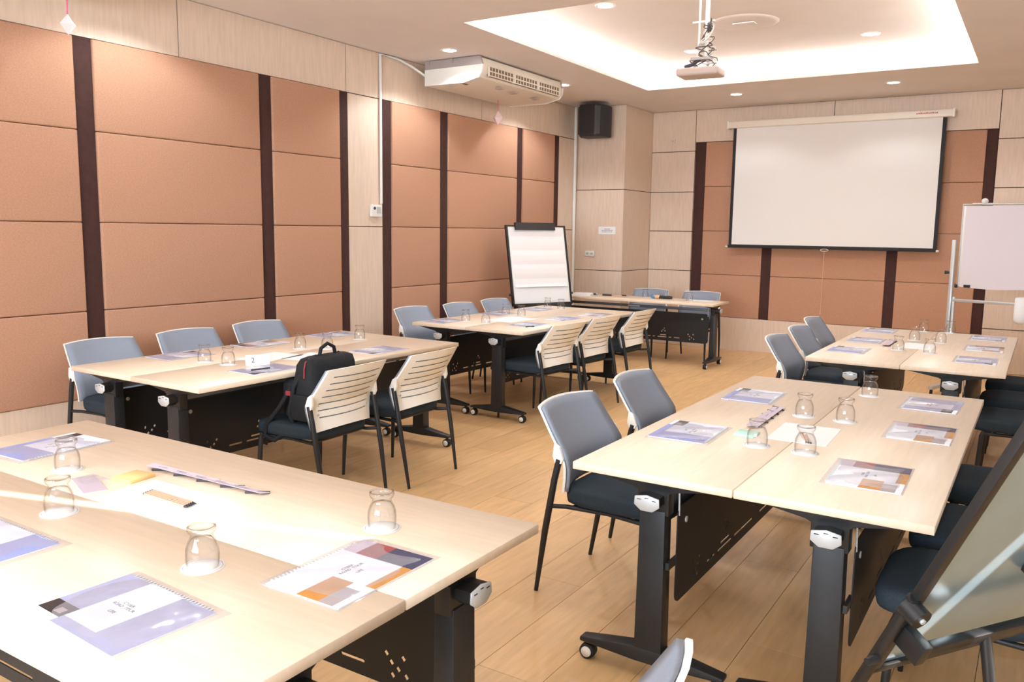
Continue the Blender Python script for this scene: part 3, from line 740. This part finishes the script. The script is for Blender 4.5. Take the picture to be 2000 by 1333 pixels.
for k, (x, y, kd, w_) in enumerate(((1.66, 5.86, 'lav', 'bleached white by light, nearest'), (1.66, 6.46, 'blue', 'blue, middle'), (1.73, 6.96, 'colour', 'with a dark gold corner, farthest'))):
    folder(x, y, Q, kd, 'clear folder %s, aisle side, near the flip chart' % w_, gC_)

# tumblers turned upside down on paper coasters
def glass_proto():
    outer = [(.0355, .0), (.0372, .010), (.0378, .028), (.0365, .045), (.0325, .058), (.0265, .069), (.0245, .075), (.0250, .079), (.0300, .084), (.0325, .090), (.0315, .095), (.0285, .0965)]
    inner = [(.0265, .094), (.020, .0915), (.0005, .0905)]
    t = thing('glass_tumbler', '', 'glass')
    MB().lathe(outer+inner, 36).obj('bowl', M['glass'], t)
    MB().lathe([(.0335, .0), (.0350, .010), (.0356, .028), (.0343, .044), (.030, .057), (.0235, .068), (.0005, .071)], 36).obj('inner_wall', M['glass'], t)
    rim = [(.0300*math.cos(k*PI/16), .0300*math.sin(k*PI/16), .0955) for k in range(32)]
    MB().tube(rim, .0026, 6, closed=True).obj('foot_rim', M['glass'], t)
    return t
gp = glass_proto(); gu = [0]
def coaster_proto():
    t = thing('paper_coaster', '', 'coaster'); n = 48
    prof = MB().lathe([(.0005, .0), (.0485, 0), (.0485, .0014), (.0005, .0014)], n).obj('disc', M['paper'], t)
    MB().lathe([(.0430, .00145), (.0438, .0017), (.0446, .00145)], n).obj('printed_ring', M['inkgrey'], t)
    return t
cp = coaster_proto(); cu_ = [0]
def glass(x, y, where, grp):
    lb = 'upturned clear tumbler, '+where; lc = 'round paper coaster under the tumbler '+where
    if not gu[0]:
        gu[0] = 1
        for o, l_, z in ((gp, lb, ZT_+.0014), (cp, lc, ZT_)): o.location = (x, y, z); o['label'] = l_; o['group'] = ('upturned tumblers' if o is gp else 'paper coasters')
        return
    dup(gp, lb, (x, y, ZT_+.0014), random.random()*6, 'upturned tumblers '+grp); dup(cp, lc, (x, y, ZT_), random.random()*6, 'paper coasters '+grp)
for x, y, w_ in ((3.650, 1.165, 'nearest the camera above the lavender folder'), (3.023, 1.183, 'at left edge beside the white sheet, front one'), (2.648, 1.419, 'at far left end over the blue folder'), (3.82, 1.589, 'alone near the right corner of the near tables')):
    glass(x, y, w_, 'on the bottom left tables')
for x, y, w_ in ((4.56, 3.018, 'front right of the five on the front right tables'), (4.387, 3.02, 'front left, by the mint sticky notes'), (4.41, 3.642, 'left middle, by the grey strip'), (4.578, 3.64, 'right middle on the front right tables'), (4.565, 4.30, 'farthest on the front right tables')):
    glass(x, y, w_, 'on the front right tables')
for x, y, w_ in ((4.438, 6.17, 'front left of six on the back right tables'), (4.634, 6.14, 'front right of six on the back right tables'), (4.461, 6.83, 'middle left of six on the back right tables'), (4.64, 6.79, 'middle right of six on the back right tables'), (4.449, 7.505, 'far left of six on the back right tables'), (4.64, 7.53, 'far right of six, before the whiteboard post')):
    glass(x, y, w_, 'on the back right tables')
for x, y, w_ in ((1.18, 3.058, 'left of the front pair on the front row table'), (1.367, 3.075, 'right of the front pair on the front row table'), (1.215, 3.763, 'left of the middle pair on the front row table'), (1.36, 3.86, 'right of the middle pair, above the backpack'), (1.197, 4.34, 'at the far end of the front row table')):
    glass(x, y, w_, 'on the front row table')
for x, y, w_ in ((1.10, 5.76, 'front left on the table near the flip chart'), (1.32, 5.74, 'front right on the table near the flip chart'), (1.06, 6.45, 'middle left on the table near the flip chart'), (1.25, 6.42, 'middle right on the table near the flip chart'), (1.0, 7.33, 'far left, just below the flip chart'), (1.19, 7.27, 'far right, below the flip chart corner')):
    glass(x, y, w_, 'on the table near the flip chart')
glass(1.25, 9.22, 'beside the microphone on the presenter table', 'on the presenter table'); glass(1.85, 9.10, 'at the right of the presenter table', 'on the presenter table')

def sheet(x, y, w_, h_, rz, label, mat='paper', z=ZT_, name='paper_sheet', th=.0006):
    o = MB().box(-w_/2, w_/2, -h_/2, h_/2, 0, th).obj(name, M[mat]); o.location = (x, y, z); o.rotation_euler = (0, 0, rz)
    return tag(o, label, 'paper')
sheet(3.145, 1.402, .34, .215, 0, 'blank white sheet under the row of pencils, near tables', th=.0012)
sheet(4.49, 3.31, .22, .32, .03, 'blank white sheet in the middle of the front right tables', th=.0012)
sheet(4.53, 6.47, .2, .34, 0, 'white sheet in the middle of the back right tables')
sheet(1.34, 3.40, .24, .34, .1, 'white sheet in the middle of the front row table')
sheet(1.33, 6.12, .3, .42, -.05, 'white sheet in the middle of the table near the flip chart')
sheet(1.52, 3.55, .2, .3, .2, 'white sheet left of the backpack handle')
sheet(.50, 9.06, .24, .32, .3, 'stack of white papers at the left end of the presenter table', th=.02)
sheet(.93, 9.10, .3, .16, .05, 'beige paper lying in the middle of the presenter table', 'peach')
sheet(1.95, 9.2, .28, .2, .1, 'white paper at the right end of the presenter table')
def pencil(x, y, rz, label, group, z, L_=.205):
    t = thing('pencil', label, 'pencil', (x, y, z), rz, group)
    a = [(0, .0036*math.cos(k*PI/3), .0036+.0036*math.sin(k*PI/3)) for k in range(6)]
    MB().tube([(-L_/2, 0, .0036), (L_/2-.018, 0, .0036)], .0036, 6).obj('shaft', M['pencil'], t)
    MB().tube([(L_/2-.018, 0, .0036), (L_/2, 0, .0036)], [.0036, .0006], 6).obj('tip', M['lead'], t)
    MB().tube([(-L_/2-.004, 0, .0036), (-L_/2, 0, .0036)], .0036, 6).obj('end', M['lead'], t)
order = ('nearest the camera', 'second from the camera', 'middle one', 'fourth from the camera', 'farthest from the camera')
for k in range(5): pencil(3.178-(k-2)*.002, 1.398+k*.0082, -.02, 'wooden pencil in the row on the white sheet, '+order[k], 'pencils on the white sheet of the near tables', ZT_+.0012)
for k in range(3): pencil(4.50+k*.009, 3.24, Q+.35, 'wooden pencil behind the front right tumbler, '+('left', 'middle', 'right')[k], 'pencils on the sheet of the front right tables', ZT_+.0012, .17)
def sticky(x, y, rz, mat, w_, h_, label):
    o = MB().box(-w_/2, w_/2, -h_/2, h_/2, 0, .011).obj('sticky_notes', M[mat], None, .001, 1); o.location = (x, y, ZT_); o.rotation_euler = (0, 0, rz); tag(o, label, 'sticky notes')
sticky(2.904, 1.480, .12, 'sticky', .084, .094, 'pad of orange sticky notes beside the white sheet on the near tables')
sticky(4.308, 3.158, 0, 'stickyg', .078, .085, 'pad of mint green sticky notes on the front right tables')
def card_strip(x, y, rz, L_, W_, label, n=5):
    t = thing('card_strip', label, 'paper strip', (x, y, ZT_), rz)
    MB().add([(-L_/2, -W_/2, .010), (L_/2, -W_/2, .008), (L_/2+.01, W_/2, .004), (-L_/2+.0, W_/2, .012), (-L_/2, -W_/2, .0112), (L_/2, -W_/2, .0092), (L_/2+.01, W_/2, .0052), (-L_/2+.0, W_/2, .0132)],
             [(0, 3, 2, 1), (4, 5, 6, 7), (0, 1, 5, 4), (1, 2, 6, 5), (2, 3, 7, 6), (3, 0, 4, 7)]).obj('card', M['mauve'], t)
    for k in range(n):
        a = -L_/2+.045+k*(L_-.09)/(n-1)
        MB().tube([(a-.012, -W_/2-.006, .004), (a+.05, W_/2+.004, .004)], .004, 6).obj('pen', M['ink'], t)
    for k in range(5):
        MB().box(-L_/2+.04+k*.09, -L_/2+.085+k*.09, -.002, .001, .0114-.0004*k, .0118-.0004*k).obj('print', M['inkgrey'], t)
card_strip(3.10, 1.590, .035, .515, .028, 'long grey printed card strip lying on black pens, near tables')
card_strip(4.285, 3.51, Q+.03, .47, .05, 'grey printed card strip lying on black pens, front right tables')
card_strip(4.335, 6.50, Q, .40, .05, 'grey printed card strip on the back right tables')
t = thing('clear_plate', 'clear plate over a mauve card beside the left tumblers of the near tables', 'card holder', (2.85, 1.372, ZT_), -.35)  # clear leaning plate over a flat mauve card
MB().add([(-.11, .03, .001), (.08, .04, .03), (.10, -.03, .03), (-.09, -.04, .001)], [(0, 1, 2, 3)]).obj('cover', M['plastic'], t)
MB().box(-.09, .09, -.035, .03, 0, .0015).obj('card', M['mauve'], t)
# tent card with a 2
t = thing('tent_card', 'folded white tent card numbered 2 on the front row table', 'sign', (1.50, 3.17, ZT_), .9)
MB().add([(-.065, -.025, 0), (.065, -.025, 0), (.065, 0, .055), (-.065, 0, .055), (-.065, .025, 0), (.065, .025, 0)], [(0, 1, 2, 3), (3, 2, 5, 4)]).obj('card', M['paper'], t)
text('2', .042, M['ink'], t, (-.025, -.0138, .026), (1.144, 0, 0), 'lettering')
def pen(x, y, z, rz, label, mat='ink', L_=.13, r=.005):
    t = thing('pen', label, 'pen', (x, y, z), rz)
    MB().tube([(-L_/2, 0, r), (L_/2-.02, 0, r)], r, 8).obj('barrel', M[mat], t)
    MB().tube([(L_/2-.02, 0, r), (L_/2, 0, r)], [r, .001], 8).obj('tip', M['silver'], t)
pen(1.70, 3.03, ZT_+.009, 1.35, 'black pen lying on the folder before the backpack')
pen(1.77, 5.73, ZT_+.001, 1.2, 'black pen near the front corner of the table near the flip chart', L_=.10)
pen(.62, 9.16, ZT_, .1, 'short black marker at the left of the presenter table', L_=.07, r=.012)
pen(.80, 9.14, ZT_, .1, 'black marker next to the paper on the presenter table', L_=.14, r=.012)
pen(.98, 9.24, ZT_, .1, 'small black pen behind the beige paper on the presenter table', L_=.08, r=.008)
t = thing('microphone', 'handheld microphone with blue and peach rings lying on the presenter table', 'microphone', (1.50, 9.12, ZT_), 0)
MB().lathe([(.001, -.13), (.018, -.125), (.026, -.105), (.024, -.085), (.019, -.078)], 16, c=(0, 0, .027), axis='x').obj('head', M['blueplastic'], t)
MB().lathe([(.018, -.08), (.022, -.07), (.022, -.03), (.018, -.02)], 16, c=(0, 0, .027), axis='x').obj('ring', M['peach'], t)
MB().lathe([(.019, -.03), (.019, .09), (.016, .13), (.001, .132)], 16, c=(0, 0, .024), axis='x').obj('handle', M['darkplastic'], t)

# ---------------------------------------------------------------- backpack on the first white chair
t = thing('backpack', 'black backpack with red trim sitting on the nearest white slatted chair', 'backpack', (1.985, 3.235, .468), PI/2)
# local: X across (world +y), Y forward to chair back (world -x is +Y)
def bag_body():
    secs = [(.0, .150, .09, 0), (.03, .172, .105, 0), (.14, .180, .108, -.002), (.24, .180, .095, -.005), (.31, .176, .078, -.012), (.345, .165, .06, -.018), (.358, .13, .035, -.02)]
    N_ = 28; v = []; f = []
    for z, a, b, dy in secs:
        for i in range(N_):
            th = 2*PI*i/N_; c_, s_ = math.cos(th), math.sin(th)
            v.append((math.copysign(abs(c_)**.5, c_)*a+.004*math.sin(z*40+i), math.copysign(abs(s_)**.55, s_)*b+dy+.02+.003*math.sin(i*2.1+z*30), z))
    for i in range(len(secs)-1):
        for k in range(N_): f.append((i*N_+k, i*N_+(k+1) % N_, (i+1)*N_+(k+1) % N_, (i+1)*N_+k))
    f.append(tuple(reversed(range(N_)))); f.append(tuple(range((len(secs)-1)*N_, len(secs)*N_)))
    return MB().add(v, f, 0, True)
bag_body().obj('body', M['bag'], t)
MB().prism(rrect(-.15, .14, .01, .225, .04), .105, .19, 'y').obj('front_pocket', M['bag'], t, .012, 2)
MB().tube([(-.06, 0, .350), (-.048, 0, .395), (0, 0, .418), (.048, 0, .395), (.06, 0, .350)], .010, 8).obj('handle', M['bag'], t)
MB().tube([(-.182, -.01, .25), (-.180, -.01, .30), (-.170, -.01, .335), (-.14, -.01, .352)], .0045, 6).obj('zip_piping', M['bagred'], t)
for s in (-1, 1):
    MB().tube([(s*.08, .0, .355), (s*.15, .01, .31), (s*.188, .06, .2), (s*.19, .10, .05), (s*.17, .08, -.02)], .014, 8).obj('shoulder_strap', M['bag'], t)
MB().tube([(-.185, .08, .20), (-.20, .16, .08), (-.235, .23, -.02), (-.24, .235, -.08), (-.225, .18, -.10), (-.19, .08, -.03)], .014, 8).obj('hanging_strap', M['bag'], t)
MB().box(-.205, -.18, .075, .11, .15, .175).obj('tag', M['bagred'], t, .003)
MB().box(-.20, -.165, -.05, .08, .02, .16).obj('side_pocket', M['bag'], t, .01, 2)

# ---------------------------------------------------------------- flip chart easel (back left)
def flipchart():
    BL = Vector((.43, 7.6, .712)); d = Vector((.426, .905, 0)).normalized(); n = Vector((d.y, -d.x, 0))
    up = (Vector((0, 0, .83))-n*.17).normalized(); nn = d.cross(up).normalized()
    if nn.dot(n) < 0: nn = -nn
    Wd, Ht = .75, .85
    t = thing('flip_chart_easel', 'black flip chart easel with white paper pad leaning by the fabric wall', 'flip chart', (BL.x, BL.y, 0))
    o0 = Vector((BL.x, BL.y, 0))
    def P(a, b, c=0): return BL+d*(a*Wd)+up*(b*Ht)+nn*c-o0
    def slab(a0, a1, b0, b1, c0, c1): 
        v = [P(a, b, c) for c in (c0, c1) for b in (b0, b1) for a in (a0, a1)]
        return MB().add(v, [(0, 2, 3, 1), (4, 5, 7, 6), (0, 1, 5, 4), (2, 6, 7, 3), (0, 4, 6, 2), (1, 3, 7, 5)])
    slab(0, 1, 0, 1, -.018, 0).obj('board', M['white'], t)
    fr = MB()
    for a0, a1, b0, b1 in ((-.03, .0, -.03, 1.02), (1, 1.03, -.03, 1.02), (-.03, 1.03, -.03, 0), (-.03, 1.03, 1, 1.02)):
        v = [P(a, b, c) for c in (-.02, .008) for b in (b0, b1) for a in (a0, a1)]
        fr.add(v, [(0, 2, 3, 1), (4, 5, 7, 6), (0, 1, 5, 4), (2, 6, 7, 3), (0, 4, 6, 2), (1, 3, 7, 5)])
    fr.obj('frame', M['darkplastic'], t)
    slab(.12, .82, .955, 1.05, .001, .03).obj('clamp_bar', M['darkplastic'], t)
    v = []; f = []; nb = 24
    for i in range(nb+1):
        b = .985-i*(.985-.21)/nb; w_ = .004+.003*math.sin(i*1.1)
        if i == nb: w_ = .02
        v += [P(.04, b, w_), P(.96, b, w_)]
    for i in range(nb): f.append((2*i, 2*i+1, 2*i+3, 2*i+2))
    MB().add(v, f, 0, True).obj('top_sheet', M['fpaper'], t)
    slab(.02, .97, .02, .97, .0005, .0025).obj('paper_pad', M['paper'], t)
    slab(.05, .95, -.075, -.03, .0, .07).obj('pen_tray', M['darkplastic'], t)
    for a in (.35, .5, .62): 
        q = P(a, -.03, .035); MB().tube([q, q+d*.1], .009, 6).obj('marker', M['ink'], t)
    for a in (.02, .98):
        q = P(a, -.02, -.02); dz = q.z/(-(-up).z) if up.z else 0
        e = q-up*(q.z/up.z); MB().tube([e, q, P(a, .9, -.03)], .012, 8).obj('leg', M['darkplastic'], t)
        k = P(a, .12, -.01)+d*(.03 if a > .5 else -.03); MB().tube([k, k+d*(.03 if a > .5 else -.03)], .014, 8).obj('knob', M['darkplastic'], t)
    q = P(.5, .9, -.03); e = Vector((q.x-.02, q.y+.10, 0)); MB().tube([q, e], .012, 8).obj('leg', M['darkplastic'], t)
flipchart()

# ---------------------------------------------------------------- mobile whiteboard (back right)
def whiteboard():
    d = Vector((.96, -.275, 0)).normalized(); n = Vector((d.y, -d.x, 0))
    O = Vector((4.50, 9.0, 0))
    t = thing('mobile_whiteboard', 'mobile whiteboard hung with blank flip paper at the right edge', 'whiteboard', O)
    def P(a, z, c=0): return d*a+Vector((0, 0, z))+n*c
    def bar(a0, a1, z0, z1, c0, c1, m='aluminium', nm='frame', par=None):
        v = [P(a, z, c) for z in (z0, z1) for c in (c0, c1) for a in (a0, a1)]
        return MB().add(v, [(0, 2, 3, 1), (4, 5, 7, 6), (0, 1, 5, 4), (2, 6, 7, 3), (0, 4, 6, 2), (1, 3, 7, 5)]).obj(nm, M[m], par or t, .003, 1)
    bar(.06, 1.26, 1.03, 1.79, -.012, .010, 'white', 'board')
    bar(.05, .062, 1.02, 1.80, -.016, .014); bar(.05, 1.27, 1.795, 1.81, -.016, .014); bar(1.258, 1.27, 1.02, 1.80, -.016, .014)
    # sheet hanging over
    v = []; f = []
    na, nz = 16, 12
    for j in range(nz+1):
        for i in range(na+1):
            a = .085+i*(1.15/na); z = 1.785-j*(.755/nz)-.012*math.sin(i*.45)*j/nz
            v.append(P(a, z, .018+.006*math.sin(i*.9+j*.2)*j/nz))
    for j in range(nz):
        for i in range(na): q = j*(na+1)+i; f.append((q, q+1, q+na+2, q+na+1))
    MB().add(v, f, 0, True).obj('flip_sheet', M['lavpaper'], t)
    for a in (-.0, 1.32):
        bar(a-.018, a+.018, .05, 1.47, -.018, .018, nm='post'); bar(a+.022, a+.045, .05, .93, -.012, .012, nm='post')
        v = [(P(a-.02, .06, c)) for c in (-.3, .3)]
        MB().obox(P(a, .07), d, n, (0, 0, 1), .022, .30, .016).obj('foot', M['aluminium'], t, .004)
        for c in (-.27, .27):
            q = P(a, .028, c); cc = MB().lathe([(.004, -.014), (.026, -.012), (.028, 0), (.026, .012), (.004, .014)], 16, c=tuple(q), axis='x').obj('caster', M['rubber'], t)
    bar(0, 1.32, .885, .912, -.012, .012, nm='crossbar')
    for a, z in ((-.035, 1.16), (1.35, 1.16)):
        q = P(a-.03, z); MB().tube([q, P(a+.02, z)], [.018, .008], 8).obj('clamp_knob', M['darkplastic'], t)
    for a in (.12, .15): bar(a, a+.026, 1.025, 1.052, .012, .03, 'darkplastic', 'paper_clip')
    bar(.04, .062, 1.02, 1.05, .0, .03, 'darkplastic', 'paper_clip')
    # magnetic holder ball on top
    q = P(.235, 1.83); MB().lathe([(.001, .030), (.02, .024), (.030, .005), (.026, -.014), (.012, -.024)], 18, c=tuple(q)).box(q.x-.1, q.x+.1, q.y-.012, q.y+.012, 1.806, 1.815).obj('top_knob', M['white'], t)
    return t
whiteboard()
t = thing('paper_roll', 'white paper roll hanging on the crossbar of the mobile whiteboard', 'paper roll', (5.10, 8.755, .80))
MB().lathe([(.001, -.075), (.035, -.07), (.06, -.045), (.062, .0), (.06, .16), (.03, .17), (.028, .15)], 20).obj('roll', M['paper'], t)
MB().tube([(.0, .055, .10), (.02, .10, .12), (.0, .055, .14)], .004, 6).obj('clip', M['darkplastic'], t)
# ---------------------------------------------------------------- black framed easel in the right foreground
def easel():
    Q0 = Vector((4.989, 1.815, .60)); Q1 = Vector((5.243, 1.645, 1.222))
    w_ = Vector((.56, .83, 0)).normalized(); up = (Q1-Q0).normalized()
    w_ = (w_-up*w_.dot(up)).normalized(); nn = w_.cross(up).normalized()
    cam = Vector((5.22, 0, 1.5))
    if nn.dot(cam-Q0) < 0: nn = -nn
    t = thing('whiteboard_easel', 'black framed easel seen from behind its shiny steel board, right foreground', 'easel', (Q0.x, Q0.y, 0))
    o0 = Vector((Q0.x, Q0.y, 0)); Wd, Ht = .72, .98
    def P(a, b, c=0): return Q0+w_*a+up*b+nn*c-o0
    def slab(a0, a1, b0, b1, c0, c1, m, nm, bev=0):
        v = [P(a, b, c) for c in (c0, c1) for b in (b0, b1) for a in (a0, a1)]
        return MB().add(v, [(0, 2, 3, 1), (4, 5, 7, 6), (0, 1, 5, 4), (2, 6, 7, 3), (0, 4, 6, 2), (1, 3, 7, 5)]).obj(nm, M[m], t, bev, 2)
    slab(0.0, Wd, .0, Ht, -.006, .0, 'steelback', 'board')
    for a0, a1, b0, b1 in ((-.012, .012, -.01, Ht+.01), (Wd-.012, Wd+.012, -.01, Ht+.01), (-.012, Wd+.012, -.012, .008), (-.012, Wd+.012, Ht-.008, Ht+.014)):
        slab(a0, a1, b0, b1, -.010, .010, 'darkplastic', 'frame', .003)
    slab(.03, Wd-.03, .105, .135, .045, .065, 'darkplastic', 'brace_bar', .004)
    slab(-.005, .02, .095, .145, .0, .07, 'darkplastic', 'bracket', .003)
    slab(.28, .40, .24, .262, .002, .03, 'darkplastic', 'latch', .004)
    h = P(-.012, .195, .015); MB().tube([h-nn*.02, h+nn*.022], .023, 14).obj('hinge_hub', M['darkplastic'], t)
    MB().tube([h+nn*.022, h+nn*.027], .006, 10).obj('hinge_bolt', M['silver'], t)
    for a in (-.012, Wd+.012):
        q = P(a, .22, -.0); e = q-up*(q.z/up.z)*1.0
        MB().tube([q, e], .014, 8).obj('leg', M['darkplastic'], t)
    q = P(.2, .12, .055); e = Vector((q.x+nn.x*.15+.0, q.y+nn.y*.15, 0)); MB().tube([q, e], .012, 8).obj('leg', M['darkplastic'], t)
    q = P(-.02, .045, .01); MB().tube([q, q-w_*.03], [.010, .008], 10).obj('clamp_knob', M['black'], t)
easel()
